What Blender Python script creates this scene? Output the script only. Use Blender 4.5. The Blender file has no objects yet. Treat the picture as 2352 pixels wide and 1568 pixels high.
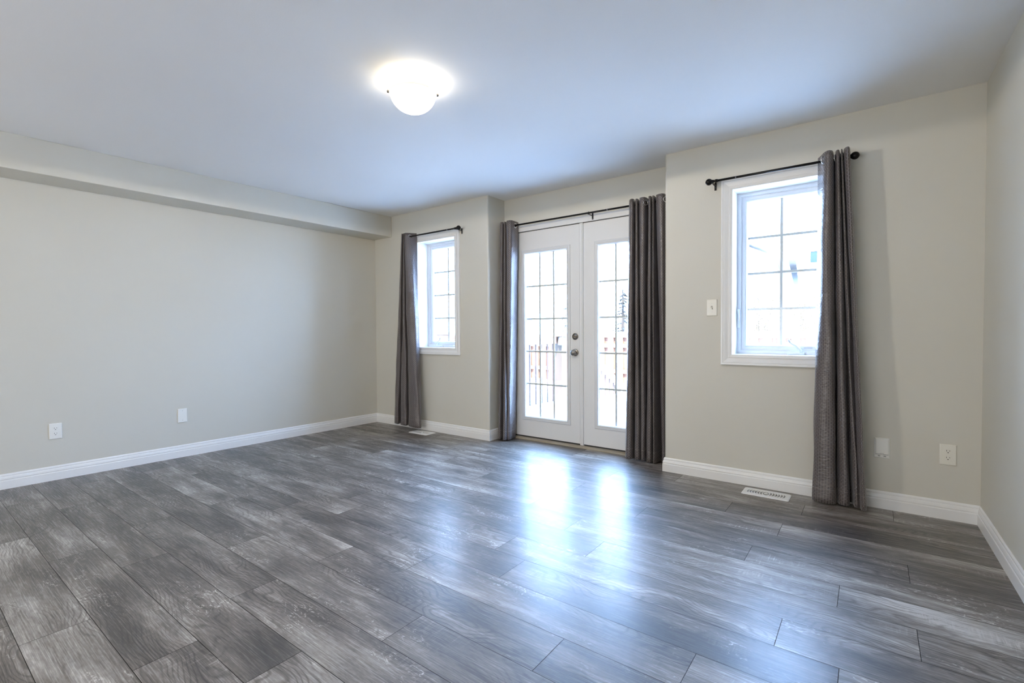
import bpy, bmesh, math, random
from mathutils import Vector, Matrix

random.seed(7)
S = bpy.context.scene
COL = S.collection

# ------------------------------------------------------------------ camera
H_CAM = 1.10121
FPX = 1102.74
cam_d = bpy.data.cameras.new('camera')
cam = bpy.data.objects.new('camera', cam_d)
COL.objects.link(cam)
yaw, pitch, roll = -0.64322, -0.0230, -0.00654
fwd = Vector((math.sin(yaw) * math.cos(pitch), math.cos(yaw) * math.cos(pitch), math.sin(pitch)))
right = Vector((math.cos(yaw), -math.sin(yaw), 0))
up = right.cross(fwd)
r2 = right * math.cos(roll) + up * math.sin(roll)
u2 = up * math.cos(roll) - right * math.sin(roll)
M4 = Matrix((( r2.x, u2.x, -fwd.x, 0), (r2.y, u2.y, -fwd.y, 0), (r2.z, u2.z, -fwd.z, H_CAM), (0, 0, 0, 1)))
cam.matrix_world = M4
cam_d.sensor_width = 36.0
cam_d.lens = FPX / 2352 * 36.0
cam_d.clip_start = 0.02
cam_d.clip_end = 200
S.camera = cam

# ------------------------------------------------------------------ colour management / sampling
S.view_settings.view_transform = 'Standard'
S.view_settings.look = 'None'
S.view_settings.gamma = 1
S.view_settings.use_curve_mapping = False
S.view_settings.exposure = 1.0
S.cycles.use_denoising = True
S.cycles.max_bounces = 10
S.cycles.diffuse_bounces = 6
S.cycles.glossy_bounces = 4
S.cycles.transparent_max_bounces = 12
S.cycles.caustics_reflective = False
S.cycles.caustics_refractive = False
S.cycles.sample_clamp_indirect = 6

# ------------------------------------------------------------------ world: bright cold winter sky
SKY = 18.5
w = bpy.data.worlds.new('sky')
S.world = w
w.use_nodes = True
nt = w.node_tree
bg = nt.nodes['Background']
tc = nt.nodes.new('ShaderNodeTexCoord')
sep = nt.nodes.new('ShaderNodeSeparateXYZ')
rmp = nt.nodes.new('ShaderNodeValToRGB')
rmp.color_ramp.elements[0].position = 0.0
rmp.color_ramp.elements[0].color = (0.44, 0.62, 1.0, 1)
rmp.color_ramp.elements[1].position = 0.6
rmp.color_ramp.elements[1].color = (0.37, 0.57, 1.0, 1)
nt.links.new(tc.outputs['Generated'], sep.inputs[0])
nt.links.new(sep.outputs['Z'], rmp.inputs[0])
nt.links.new(rmp.outputs[0], bg.inputs['Color'])
bg.inputs['Strength'].default_value = SKY

# low winter sun over the roof, lighting the yard and its fence (it never reaches the room)
sun_d = bpy.data.lights.new('sun', 'SUN'); sun_d.energy = 30; sun_d.color = (1.0, .86, .68); sun_d.angle = math.radians(.6)
sun = bpy.data.objects.new('sun', sun_d); COL.objects.link(sun)
sun.rotation_euler = Vector((-.28, .62, -.73)).to_track_quat('-Z', 'Y').to_euler()

# ------------------------------------------------------------------ room dimensions (metres)
YB = 3.685            # face of the window wall
YA = 3.955            # face of the door alcove
XL = -4.827           # left wall at YB
TL = math.tan(0.02924)   # the left wall is a touch out of square
XR = 0.493            # right wall at YB
TR = math.tan(6.26755)
AX0, AX1 = -3.052, -1.2825
CEIL = 2.44
SW, SH = 0.310, 0.237
YREAR = -3.2
BB = 0.1066
WT = 0.24
WX = [-3.785, -0.5155]      # window centres
WHW = 0.2875
WZ0, WZ1 = 0.914, 2.093

def area(name, loc, rot, sx, sy, energy, color, portal=False):
    l = bpy.data.lights.new(name, 'AREA')
    l.shape = 'RECTANGLE'; l.size = sx; l.size_y = sy
    l.energy = energy; l.color = color
    o = bpy.data.objects.new(name, l)
    o.location = loc; o.rotation_euler = rot
    COL.objects.link(o)
    if portal: l.cycles.is_portal = True
    return o

# daylight portals in the glazed openings (they only guide the sampling of the sky)
for cx in WX:
    area('window_portal', (cx, YB + 0.26, 1.5), (math.radians(-90), 0, 0), 0.6, 1.2, 1, (1, 1, 1), True)
area('door_portal', (-2.16, YA + 0.24, 1.06), (math.radians(-90), 0, 0), 1.5, 2.0, 1, (1, 1, 1), True)
# added fill light before the solid rear wall, standing in for an unseen window
REAR_LIGHT = area('rear_fill_light', (-2.3, YREAR + 0.06, 1.35), (math.radians(108), 0, 0), 3.4, 1.9, 78, (1.0, 0.98, 0.95))

# ------------------------------------------------------------------ helpers
def tag(o, label=None, cat=None, group=None, kind=None):
    if label: o['label'] = label
    if cat: o['category'] = cat
    if group: o['group'] = group
    if kind: o['kind'] = kind
    return o

class MB:
    def __init__(self):
        self.v = []; self.f = []; self.uv = []; self.m = []; self.sm = []
        self.T = None
    def vert(self, p):
        self.v.append(tuple(p)); return len(self.v) - 1
    def face(self, idx, uv=None, mat=0, smooth=False):
        self.f.append(tuple(idx)); self.uv.append(uv); self.m.append(mat); self.sm.append(smooth)
    def quad(self, a, b, c, d, uv=None, mat=0, smooth=False):
        i = [self.vert(q) for q in (a, b, c, d)]
        self.face(i, uv, mat, smooth)
    def box(self, x0, x1, y0, y1, z0, z1, mat=0):
        P = [(x0,y0,z0),(x1,y0,z0),(x1,y1,z0),(x0,y1,z0),(x0,y0,z1),(x1,y0,z1),(x1,y1,z1),(x0,y1,z1)]
        self.hexa(P, mat)
    def hexa(self, P, mat=0):
        b = len(self.v); self.v.extend(tuple(q) for q in P)
        for f in ((0,3,2,1),(4,5,6,7),(0,1,5,4),(1,2,6,5),(2,3,7,6),(3,0,4,7)):
            self.face([b+i for i in f], None, mat)
    def prism(self, poly, z0, z1, mat=0, smooth=False):
        """poly counter-clockwise in xy"""
        n = len(poly); b = len(self.v)
        self.v.extend((x, y, z0) for x, y in poly); self.v.extend((x, y, z1) for x, y in poly)
        self.face([b+n+i for i in range(n)], None, mat)
        self.face([b+i for i in reversed(range(n))], None, mat)
        for i in range(n):
            j = (i+1) % n
            self.face([b+i, b+j, b+n+j, b+n+i], None, mat, smooth)
    def rings(self, rings, closed=True, caps=True, mat=0, smooth=True):
        n = len(rings[0]); b = len(self.v)
        for r in rings: self.v.extend(tuple(q) for q in r)
        for k in range(len(rings)-1):
            for i in range(n if closed else n-1):
                j = (i+1) % n
                self.face([b+k*n+i, b+k*n+j, b+(k+1)*n+j, b+(k+1)*n+i], None, mat, smooth)
        if caps and closed:
            self.face([b+i for i in reversed(range(n))], None, mat)
            self.face([b+(len(rings)-1)*n+i for i in range(n)], None, mat)
    def tube(self, pts, r, n=12, mat=0, caps=True):
        """pts: list of 3d points, r: radius or list"""
        pts = [Vector(p) for p in pts]
        rr = r if isinstance(r, (list, tuple)) else [r]*len(pts)
        rings = []
        ref = None
        for i, p in enumerate(pts):
            if i == 0: t = pts[1]-pts[0]
            elif i == len(pts)-1: t = pts[-1]-pts[-2]
            else: t = (pts[i+1]-pts[i]).normalized() + (pts[i]-pts[i-1]).normalized()
            t.normalize()
            if ref is None:
                ref = Vector((0,0,1)) if abs(t.z) < 0.9 else Vector((1,0,0))
            a = (ref - t*ref.dot(t)).normalized(); bb = t.cross(a); ref = a
            rings.append([p + (a*math.cos(2*math.pi*k/n) + bb*math.sin(2*math.pi*k/n))*rr[i] for k in range(n)])
        self.rings(rings, True, caps, mat, True)
    def lathe(self, prof, origin, axis, n=32, mat=0):
        """prof: (distance along axis, radius)"""
        ax = Vector(axis).normalized(); o = Vector(origin)
        ref = Vector((0,0,1)) if abs(ax.z) < 0.9 else Vector((1,0,0))
        a = (ref-ax*ref.dot(ax)).normalized(); b = ax.cross(a)
        rings = [[o+ax*d+(a*math.cos(2*math.pi*k/n)+b*math.sin(2*math.pi*k/n))*max(r,1e-5) for k in range(n)] for d, r in prof]
        self.rings(rings, True, True, mat, True)
    def torus(self, c, axis, R, r, N=28, n=8, mat=0):
        ax = Vector(axis).normalized(); c = Vector(c)
        ref = Vector((0,0,1)) if abs(ax.z) < 0.9 else Vector((1,0,0))
        a = (ref-ax*ref.dot(ax)).normalized(); b = ax.cross(a)
        base = len(self.v)
        for i in range(N):
            d = a*math.cos(2*math.pi*i/N)+b*math.sin(2*math.pi*i/N)
            for k in range(n):
                self.v.append(tuple(c + d*(R+r*math.cos(2*math.pi*k/n)) + ax*(r*math.sin(2*math.pi*k/n))))
        for i in range(N):
            for k in range(n):
                i2, k2 = (i+1) % N, (k+1) % n
                self.face([base+i*n+k, base+i2*n+k, base+i2*n+k2, base+i*n+k2], None, mat, True)
    def sweep_xy(self, path, prof, mat=0):
        """sweep a closed profile (offset to the right-hand side of the path, z) along an open xy path with mitred corners"""
        n = len(path); rings = []
        for i in range(n):
            p = Vector(path[i])
            def nrm(a, b):
                d = (Vector(b)-Vector(a)).normalized(); return Vector((d.y, -d.x))
            if i == 0: m = nrm(path[0], path[1])
            elif i == n-1: m = nrm(path[-2], path[-1])
            else:
                n1, n2 = nrm(path[i-1], path[i]), nrm(path[i], path[i+1])
                m = (n1+n2); m = m/(1+n1.dot(n2))
            rings.append([(p.x+m.x*o, p.y+m.y*o, z) for o, z in prof])
        self.rings(rings, True, True, mat, False)
    def frame_xz(self, x0, x1, z0, z1, y, prof, mat=0):
        """picture frame around an opening in an xz plane; prof: closed loop of (outwards from opening, towards the room)"""
        b = len(self.v); n = len(prof)
        for cx, cz, sx, sz in ((x0,z0,-1,-1),(x1,z0,1,-1),(x1,z1,1,1),(x0,z1,-1,1)):
            for o, d in prof:
                self.v.append((cx+sx*o, y-d, cz+sz*o))
        for c in range(4):
            c2 = (c+1) % 4
            for i in range(n):
                j = (i+1) % n
                self.face([b+c*n+i, b+c*n+j, b+c2*n+j, b+c2*n+i], None, mat)
    def build(self, name, mats, parent=None, bevel=0, seg=2, recalc=True, loc=None):
        me = bpy.data.meshes.new(name)
        me.from_pydata(self.v, [], self.f)
        if any(u for u in self.uv):
            ul = me.uv_layers.new(name='UVMap')
            for p, u in zip(me.polygons, self.uv):
                if u:
                    for li, q in zip(p.loop_indices, u): ul.data[li].uv = q
        for p, m, s in zip(me.polygons, self.m, self.sm):
            p.material_index = m; p.use_smooth = s
        for m in (mats if isinstance(mats, (list, tuple)) else [mats]): me.materials.append(m)
        if recalc:
            bm = bmesh.new(); bm.from_mesh(me)
            bmesh.ops.recalc_face_normals(bm, faces=bm.faces)
            bm.to_mesh(me); bm.free()
        o = bpy.data.objects.new(name, me)
        COL.objects.link(o)
        if parent:
            o.parent = parent
            if loc is None:
                o.matrix_parent_inverse = parent_world(parent).inverted()
        if loc is not None: o.location = loc
        if bevel:
            md = o.modifiers.new('bevel', 'BEVEL'); md.width = bevel; md.segments = seg
            md.limit_method = 'ANGLE'; md.angle_limit = math.radians(40)
            md.harden_normals = False
        return o

def parent_world(o):
    m = Matrix.Translation(o.location)
    if o.parent: m = parent_world(o.parent) @ o.matrix_parent_inverse @ m
    return m

def empty(name, loc, label=None, cat=None, group=None, kind=None):
    o = bpy.data.objects.new(name, None); COL.objects.link(o)
    o.location = loc; o.empty_display_size = 0.1
    return tag(o, label, cat, group, kind)

def copy_tree(o, parent=None):
    c = o.copy(); COL.objects.link(c)
    if parent: c.parent = parent
    for ch in list(o.children): copy_tree(ch, c)
    return c

# ------------------------------------------------------------------ materials
def mat(name, color=(.8,.8,.8), rough=.5, metal=0, spec=.5, emis=None, estr=0):
    m = bpy.data.materials.new(name); m.use_nodes = True
    b = m.node_tree.nodes['Principled BSDF']
    b.inputs['Base Color'].default_value = (*color, 1)
    b.inputs['Roughness'].default_value = rough
    b.inputs['Metallic'].default_value = metal
    b.inputs['Specular IOR Level'].default_value = spec
    if emis:
        b.inputs['Emission Color'].default_value = (*emis, 1)
        b.inputs['Emission Strength'].default_value = estr
    return m

class N:
    """tiny node-graph helper"""
    def __init__(self, m): self.t = m.node_tree; self.b = self.t.nodes['Principled BSDF']
    def __call__(self, kind, **kw):
        n = self.t.nodes.new('ShaderNode'+kind)
        for k, v in kw.items(): setattr(n, k, v)
        return n
    def set(self, sock, v):
        if isinstance(v, bpy.types.NodeSocket): self.t.links.new(v, sock)
        else: sock.default_value = v
    def math(self, op, a, b=0.0, c=0.0, clamp=False):
        n = self('Math', operation=op); n.use_clamp = clamp
        self.set(n.inputs[0], a); self.set(n.inputs[1], b)
        if len(n.inputs) > 2: self.set(n.inputs[2], c)
        return n.outputs[0]
    def comb(self, x, y, z=0.0):
        n = self('CombineXYZ')
        for i, v in enumerate((x, y, z)): self.set(n.inputs[i], v)
        return n.outputs[0]
    def noise(self, vec, scale=1, detail=2, rough=.5, dist=0):
        n = self('TexNoise'); self.set(n.inputs['Vector'], vec)
        n.inputs['Scale'].default_value = scale; n.inputs['Detail'].default_value = detail
        n.inputs['Roughness'].default_value = rough; n.inputs['Distortion'].default_value = dist
        return n.outputs['Fac']
    def ramp(self, f, stops):
        n = self('ValToRGB'); self.set(n.inputs[0], f)
        e = n.color_ramp.elements
        while len(e) < len(stops): e.new(0.5)
        for q, (p, c) in zip(e, stops):
            q.position = p; q.color = (*c, 1) if len(c) == 3 else c
        return n.outputs[0]
    def rng(self, v, a, b, c=0.0, d=1.0):
        n = self('MapRange'); n.clamp = True
        self.set(n.inputs[0], v)
        for i, q in enumerate((a, b, c, d)): n.inputs[i+1].default_value = q
        return n.outputs[0]
    def mix(self, f, a, b, mode='MIX'):
        n = self('Mix', data_type='RGBA', blend_type=mode)
        self.set(n.inputs[0], f)
        for s, v in ((6, a), (7, b)):
            if isinstance(v, tuple): n.inputs[s].default_value = (*v, 1)
            else: self.set(n.inputs[s], v)
        return n.outputs[2]
    def bump(self, hgt, strength, dist=0.01):
        n = self('Bump'); self.set(n.inputs['Height'], hgt)
        n.inputs['Strength'].default_value = strength; n.inputs['Distance'].default_value = dist
        self.t.links.new(n.outputs[0], self.b.inputs['Normal'])

def painted(name, color, rough, scale=60, strength=.06, var=.03):
    m = mat(name, color, rough)
    g = N(m); geo = g('NewGeometry').outputs['Position']
    f = g.noise(geo, scale, 4, .6)
    g.bump(f, strength, 0.004)
    f2 = g.noise(geo, 1.3, 2)
    c = g.mix(g.rng(f2, .3, .7), tuple(q*(1-var) for q in color), tuple(min(1, q*(1+var)) for q in color))
    g.t.links.new(c, g.b.inputs['Base Color'])
    return m

M_WALL = painted('wall_paint', (.635, .612, .540), .55, 90, .05, .012)
M_CEIL = painted('ceiling_paint', (.82, .815, .80), .8, 120, .10, .01)
M_TRIM = painted('white_trim_paint', (.82, .82, .81), .32, 40, .015, .01)
M_VINYL = painted('white_vinyl', (.70, .71, .72), .3, 40, .01, .005)
M_DOOR = painted('white_door_paint', (.78, .78, .77), .38, 50, .03, .01)
M_PLASTIC = mat('white_plastic', (.84, .84, .80), .3)
M_PLASTIC2 = mat('ivory_plastic', (.80, .78, .70), .32)
M_DARK = mat('dark_slot', (.02, .02, .02), .5)
M_BLACK = mat('black_metal', (.008, .008, .009), .38, .6)
M_NICKEL = mat('satin_nickel', (.30, .27, .24), .25, 1)
M_CHROME = mat('chrome_ring', (.8, .8, .82), .12, 1)
M_SEAL = mat('dark_weatherstrip', (.03, .03, .032), .7)
M_VENT = mat('white_enamel', (.78, .77, .74), .35)
M_VENTPAN = mat('grey_vent_pan', (.30, .30, .30), .6)
M_THRESH = painted('tan_threshold', (.33, .29, .22), .45, 60, .05, .1)

def glass_mat():
    m = bpy.data.materials.new('clear_glass'); m.use_nodes = True
    t = m.node_tree; t.nodes.clear()
    o = t.nodes.new('ShaderNodeOutputMaterial'); tr = t.nodes.new('ShaderNodeBsdfTransparent')
    gl = t.nodes.new('ShaderNodeBsdfGlossy'); mx = t.nodes.new('ShaderNodeMixShader'); lw = t.nodes.new('ShaderNodeLayerWeight')
    lw.inputs[0].default_value = .5
    p5 = t.nodes.new('ShaderNodeMath'); p5.operation = 'POWER'; p5.inputs[1].default_value = 5
    fr = t.nodes.new('ShaderNodeMath'); fr.operation = 'MULTIPLY_ADD'; fr.inputs[1].default_value = .9; fr.inputs[2].default_value = .02
    t.links.new(lw.outputs['Facing'], p5.inputs[0]); t.links.new(p5.outputs[0], fr.inputs[0])
    gl.inputs['Roughness'].default_value = 0.0
    tr.inputs[0].default_value = (.95, .97, .97, 1)
    t.links.new(fr.outputs[0], mx.inputs[0]); t.links.new(tr.outputs[0], mx.inputs[1]); t.links.new(gl.outputs[0], mx.inputs[2])
    t.links.new(mx.outputs[0], o.inputs[0])
    return m
M_GLASS = glass_mat()

# ---- laminate floor: weathered grey oak
def floor_mat():
    m = mat('weathered_laminate', (.1, .1, .1), .35)
    g = N(m); b = g.b
    uv = g('UVMap', uv_map='UVMap').outputs[0]
    at = g('Attribute', attribute_name='rnd').outputs['Fac']
    s = g('SeparateXYZ'); g.set(s.inputs[0], uv); u, v = s.outputs[0], s.outputs[1]
    su = g('UVMap', uv_map='size').outputs[0]
    s2 = g('SeparateXYZ'); g.set(s2.inputs[0], su); L, W = s2.outputs[0], s2.outputs[1]
    ru = g.math('MULTIPLY', at, 71.3); rv = g.math('MULTIPLY', at, 37.7)
    U = g.math('ADD', u, ru); V = g.math('ADD', v, rv)
    def vec(a, c, o=0.0): return g.comb(g.math('MULTIPLY', U, a), g.math('MULTIPLY', V, c), o)
    # broad tone along the board
    tone = g.noise(vec(1.7, 8.0), 1, 5, .60, .35)
    tone2 = g.noise(vec(1.0, 2.6, 4.0), 1, 2, .5)
    streak = g.noise(vec(1.5, 34.0, 21.0), 1, 3, .55)
    # cathedral figure: warped distance across the board
    warp = g.noise(vec(1.9, 4.6, 9.0), 1, 2, .45)
    fig = g.math('ADD', g.math('MULTIPLY', V, 15.0), g.math('MULTIPLY', warp, 6.5))
    jit = g.math('MULTIPLY', g.noise(vec(14.0, 60.0, 30.0), 1, 2, .5), .16)
    ringw = g.math('PINGPONG', g.math('ADD', g.math('MULTIPLY', fig, 3.1), jit), .5)
    ring = g.rng(ringw, .0, .22)
    ringm = g.rng(g.noise(vec(1.2, 3.4, 40.0), 1, 2, .5), .44, .60)
    # fine pores
    fine = g.noise(vec(6.0, 240.0, 2.0), 1, 4, .62)
    fine2 = g.noise(vec(30.0, 120.0, 5.0), 1, 3, .6)
    # pale chalky squiggles following the figure
    iso = g.noise(vec(10.0, 30.0, 7.0), 1, 3, .5, .9)
    sq = g.rng(g.math('ABSOLUTE', g.math('SUBTRACT', iso, .5)), .0, .022, 1.0, 0.0)
    sqm = g.rng(g.noise(vec(2.2, 5.0, 12.0), 1, 3, .6), .53, .64)
    brk = g.rng(g.noise(vec(60.0, 90.0, 33.0), 1, 2, .5), .40, .55)
    sq = g.math('MULTIPLY', g.math('MULTIPLY', sq, sqm), brk)
    # saw marks across the board
    saw = g.noise(vec(120.0, 8.0, 15.0), 1, 3, .6)
    sawm = g.rng(g.noise(vec(2.6, 6.0, 18.0), 1, 2, .5), .56, .74)
    saw = g.math('MULTIPLY', g.rng(saw, .50, .68), sawm)
    # small dark knots
    vo = g('TexVoronoi', feature='F1'); g.set(vo.inputs['Vector'], vec(1.3, 3.1, 3.0)); vo.inputs['Scale'].default_value = 1.0
    knot = g.rng(vo.outputs['Distance'], .026, .058, 1.0, 0.0)
    # combine as a brightness value
    val = g.math('MULTIPLY_ADD', g.math('SUBTRACT', tone, .5), 1.5, .49)
    val = g.math('MULTIPLY_ADD', g.math('SUBTRACT', tone2, .5), .70, val)
    val = g.math('MULTIPLY_ADD', g.math('SUBTRACT', streak, .5), .36, val)
    val = g.math('MULTIPLY_ADD', g.math('SUBTRACT', at, .5), .22, val)
    val = g.math('MULTIPLY_ADD', g.math('MULTIPLY', g.math('SUBTRACT', ring, .75), ringm), .26, val)
    val = g.math('MULTIPLY_ADD', g.math('SUBTRACT', fine, .5), .72, val)
    val = g.math('MULTIPLY_ADD', g.math('SUBTRACT', fine2, .5), .40, val)
    val = g.math('MULTIPLY_ADD', sq, .62, val)
    val = g.math('MULTIPLY_ADD', saw, .32, val)
    val = g.math('SUBTRACT', val, g.math('MULTIPLY', knot, .5), clamp=True)
    col = g.ramp(val, [(0.0, (.017, .0135, .0105)), (.28, (.054, .044, .036)), (.55, (.146, .124, .106)), (.8, (.31, .28, .25)), (1.0, (.54, .51, .48))])
    # seams between boards
    e1 = g.math('MINIMUM', u, g.math('SUBTRACT', L, u)); e2 = g.math('MINIMUM', v, g.math('SUBTRACT', W, v))
    ed = g.math('MINIMUM', e1, e2)
    seam = g.rng(ed, .0004, .0017, 1.0, 0.0)
    col = g.mix(seam, col, (.010, .009, .008))
    g.set(b.inputs['Base Color'], col)
    rgh = g.math('MULTIPLY_ADD', fine, .12, .42)
    g.set(b.inputs['Roughness'], rgh)
    wear = g.math('SUBTRACT', 1.0, seam)
    g.set(b.inputs['Specular IOR Level'], g.math('MULTIPLY', wear, .95))
    g.set(b.inputs['Coat Weight'], g.math('MULTIPLY', wear, .42))
    g.set(b.inputs['Coat Roughness'], g.math('MULTIPLY_ADD', fine, .06, .24))
    b.inputs['Coat IOR'].default_value = 1.45
    hgt = g.math('MULTIPLY_ADD', fine, .35, g.math('MULTIPLY', g.math('MULTIPLY', ring, ringm), .5))
    hgt = g.math('SUBTRACT', hgt, g.math('MULTIPLY', seam, 2.2))
    g.bump(hgt, .22, .0016)
    return m
M_FLOOR = floor_mat()

# ---- curtain cloth: taupe satin with woven vertical dashes
def cloth_mat(name, base):
    m = mat(name, base, .42)
    g = N(m); b = g.b
    uv = g('UVMap', uv_map='UVMap').outputs[0]
    s = g('SeparateXYZ'); g.set(s.inputs[0], uv); u, v = s.outputs[0], s.outputs[1]
    br = g('TexBrick'); br.offset = .5
    g.set(br.inputs['Vector'], g.comb(v, u))
    br.inputs['Scale'].default_value = 1.0
    br.inputs['Mortar Size'].default_value = .0028
    br.inputs['Mortar Smooth'].default_value = .15
    br.inputs['Brick Width'].default_value = .022
    br.inputs['Row Height'].default_value = .0105
    br.inputs['Color1'].default_value = (1,1,1,1); br.inputs['Color2'].default_value = (1,1,1,1)
    br.inputs['Mortar'].default_value = (0,0,0,1)
    dash = br.outputs['Color']
    geo = g('NewGeometry').outputs['Position']
    wv = g.noise(g.comb(g.math('MULTIPLY', u, 900.0), g.math('MULTIPLY', v, 220.0)), 1, 2, .6)
    dark = tuple(q*.62 for q in base); light = tuple(min(1, q*1.5) for q in base)
    c = g.mix(dash, light, dark)
    c = g.mix(g.rng(wv, .3, .7), c, g.mix(.5, c, (.16, .145, .14)))
    g.set(b.inputs['Base Color'], c)
    rr = g.mix(dash, (.36, .36, .36), (.26, .26, .26))
    g.set(b.inputs['Roughness'], rr)
    b.inputs['Sheen Weight'].default_value = .25
    b.inputs['Sheen Roughness'].default_value = .4
    b.inputs['Specular IOR Level'].default_value = .55
    wr = g.noise(g.comb(g.math('MULTIPLY', u, 14.0), g.math('MULTIPLY', v, 26.0)), 1, 4, .6, 1.5)
    wr2 = g.noise(g.comb(g.math('MULTIPLY', u, 40.0), g.math('MULTIPLY', v, 70.0), 3.0), 1, 2, .5, .5)
    hh = g.math('MULTIPLY_ADD', wr2, .4, wr)
    hh = g.math('MULTIPLY_ADD', wv, .02, hh)
    g.bump(hh, .8, .006)
    return m
M_CLOTH = cloth_mat('taupe_satin', (.090, .077, .079))

# ------------------------------------------------------------------ floor
YROWS = [3.87+.2, 3.87, 3.669, 3.471, 3.266, 3.063, 2.863, 2.661, 2.465, 2.264, 2.055, 1.856, 1.656, 1.459, 1.257, 1.063, .866, .677, .486]
JOINT = [.4, -.85, .11, -.325, -.70, -.394, -1.105, -.477, -.101, -1.106, -.263, -1.322, -.468, -.87, -1.385, -2.115, -1.565, -1.92, -2.40]
while YROWS[-1] > YREAR: YROWS.append(YROWS[-1]-.2); JOINT.append(random.uniform(-2, 0))
fb = MB(); rnds = []; sizes = []
PL = 1.2465
rr_ = random.Random(3)
for k in range(len(YROWS)-1):
    y1, y0 = YROWS[k], YROWS[k+1]
    ym = (y0+y1)/2
    xa, xb = XL + TL*(ym-YB) - .15, XR + .2
    if k <= 1: xa, xb = AX0-.2, AX1+.2
    js = []
    j = JOINT[k]
    while j > xa: j -= PL
    while j < xb+PL: js.append(j); j += PL
    for a in js:
        x0, x1 = max(a, xa), min(a+PL, xb)
        if x1-x0 < .01: continue
        wv_ = y1-y0
        flip = rr_.random() < .5
        uvs = [(x0-a, 0), (x1-a, 0), (x1-a, wv_), (x0-a, wv_)]
        fb.quad((x0, y0, 0), (x1, y0, 0), (x1, y1, 0), (x0, y1, 0), uvs)
        rnds.append(rr_.random()); sizes.append((PL, wv_))
floor = fb.build('floor', M_FLOOR, recalc=False)
me = floor.data
ra = me.attributes.new('rnd', 'FLOAT', 'CORNER'); sl = me.uv_layers.new(name='size')
for p, r, s in zip(me.polygons, rnds, sizes):
    for li in p.loop_indices:
        ra.data[li].value = r; sl.data[li].uv = s
tag(floor, 'dark weathered grey wood plank floor of the whole room', 'floor', kind='structure')
sub = MB(); sub.box(-6, 1.2, YREAR-.2, YA+.3, -.25, -.004)
tag(sub.build('floor_slab', mat('concrete', (.3, .3, .3), .9)), 'concrete slab under the plank floor', 'floor', kind='structure')

# ------------------------------------------------------------------ ceiling, walls, soffit
cb = MB(); cb.box(-6.2, 1.4, YREAR-.3, YA+.3, CEIL, CEIL+.25)
tag(cb.build('ceiling', M_CEIL), 'flat white painted ceiling', 'ceiling', kind='structure')

def xl(y, off=0): return XL + off + TL*(y-YB)
def xr(y, off=0): return XR + off + TR*(y-YB)
Y1 = YA + WT
wb = MB(); wb.prism([(xl(YREAR, -.3), YREAR), (xl(YREAR), YREAR), (xl(Y1), Y1), (xl(Y1, -.3), Y1)], 0, CEIL)
tag(wb.build('wall_left', M_WALL), 'long beige painted wall on the left under the soffit', 'wall', kind='structure')
wb = MB(); wb.prism([(xr(YREAR), YREAR), (xr(YREAR, .3), YREAR), (xr(Y1, .3), Y1), (xr(Y1), Y1)], 0, CEIL)
tag(wb.build('wall_right', M_WALL), 'beige painted wall at the right edge of the view', 'wall', kind='structure')
wb = MB(); wb.box(-6.2, 1.4, YREAR-.25, YREAR, 0, CEIL)
tag(wb.build('wall_rear', M_WALL), 'beige wall behind the viewer', 'wall', kind='structure')
wb = MB(); wb.prism([(xl(YREAR), YREAR), (xl(YREAR, SW), YREAR), (xl(YB, SW), YB), (xl(YB), YB)], CEIL-SH, CEIL)
tag(wb.build('soffit', M_WALL, bevel=.004), 'boxed beige soffit running along the top of the left wall', 'soffit', kind='structure')

# window wall: two window segments with the door alcove between them
wb = MB()
YO = YB + WT
RC = .016
def window_seg(x0, x1, cx):
    a, b = cx-WHW, cx+WHW
    wb.box(x0, a, YB, YO, 0, CEIL); wb.box(b, x1, YB, YO, 0, CEIL)
    wb.box(a, b, YB, YO, 0, WZ0); wb.box(a, b, YB, YO, WZ1, CEIL)
window_seg(xl(YB)-.3, AX0-.18, WX[0])
window_seg(AX1+.18, XR+.3, WX[1])
arc = [(AX0-RC+RC*math.sin(t), YB+RC-RC*math.cos(t)) for t in [i*math.pi/2/8 for i in range(9)]]
wb.prism([(AX0-.18, YB)] + arc + [(AX0, Y1), (AX0-.18, Y1)], 0, CEIL, 0, False)
arc = [(AX1+RC-RC*math.cos(t), YB+RC-RC*math.sin(t)) for t in [i*math.pi/2/8 for i in range(9)]]
wb.prism([(AX1+.18, Y1), (AX1, Y1)] + arc + [(AX1+.18, YB)], 0, CEIL, 0, False)
DX0, DX1, DZ1 = -3.02, -1.312, 2.15
wb.box(AX0-.05, DX0, YA, Y1, 0, CEIL); wb.box(DX1, AX1+.05, YA, Y1, 0, CEIL); wb.box(DX0, DX1, YA, Y1, DZ1, CEIL)
tag(wb.build('wall_back', M_WALL), 'beige window wall with the recessed door alcove', 'wall', kind='structure')

# ------------------------------------------------------------------ baseboards
BP = [(0, 0), (.014, 0), (.014, .057), (.0125, .0605), (.0105, .062), (.0118, .066), (.0122, .071), (.0100, .082), (.0078, .0875), (.0060, .0885), (.0068, .0915), (.0066, .0975), (.0045, .103), (.0022, BB), (0, BB)]
b_ = MB(); b_.sweep_xy([(xl(YREAR), YREAR), (xl(YB), YB)], BP)
tag(b_.build('baseboard_left', M_TRIM), 'white moulded baseboard along the left wall', 'baseboard', kind='structure')
b_ = MB(); b_.sweep_xy([(xl(YB), YB), (AX0, YB), (AX0, YA), (DX0, YA)], BP)
tag(b_.build('baseboard_back', M_TRIM), 'white moulded baseboard under the far small window, turning into the alcove', 'baseboard', kind='structure')
b_ = MB(); b_.sweep_xy([(DX1, YA), (AX1, YA), (AX1, YB), (xr(YB), YB)], BP)
tag(b_.build('baseboard_back.001', M_TRIM), 'white moulded baseboard under the near right window', 'baseboard', kind='structure')
b_ = MB(); b_.sweep_xy([(xr(YB), YB), (xr(YREAR), YREAR)], BP)
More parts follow.
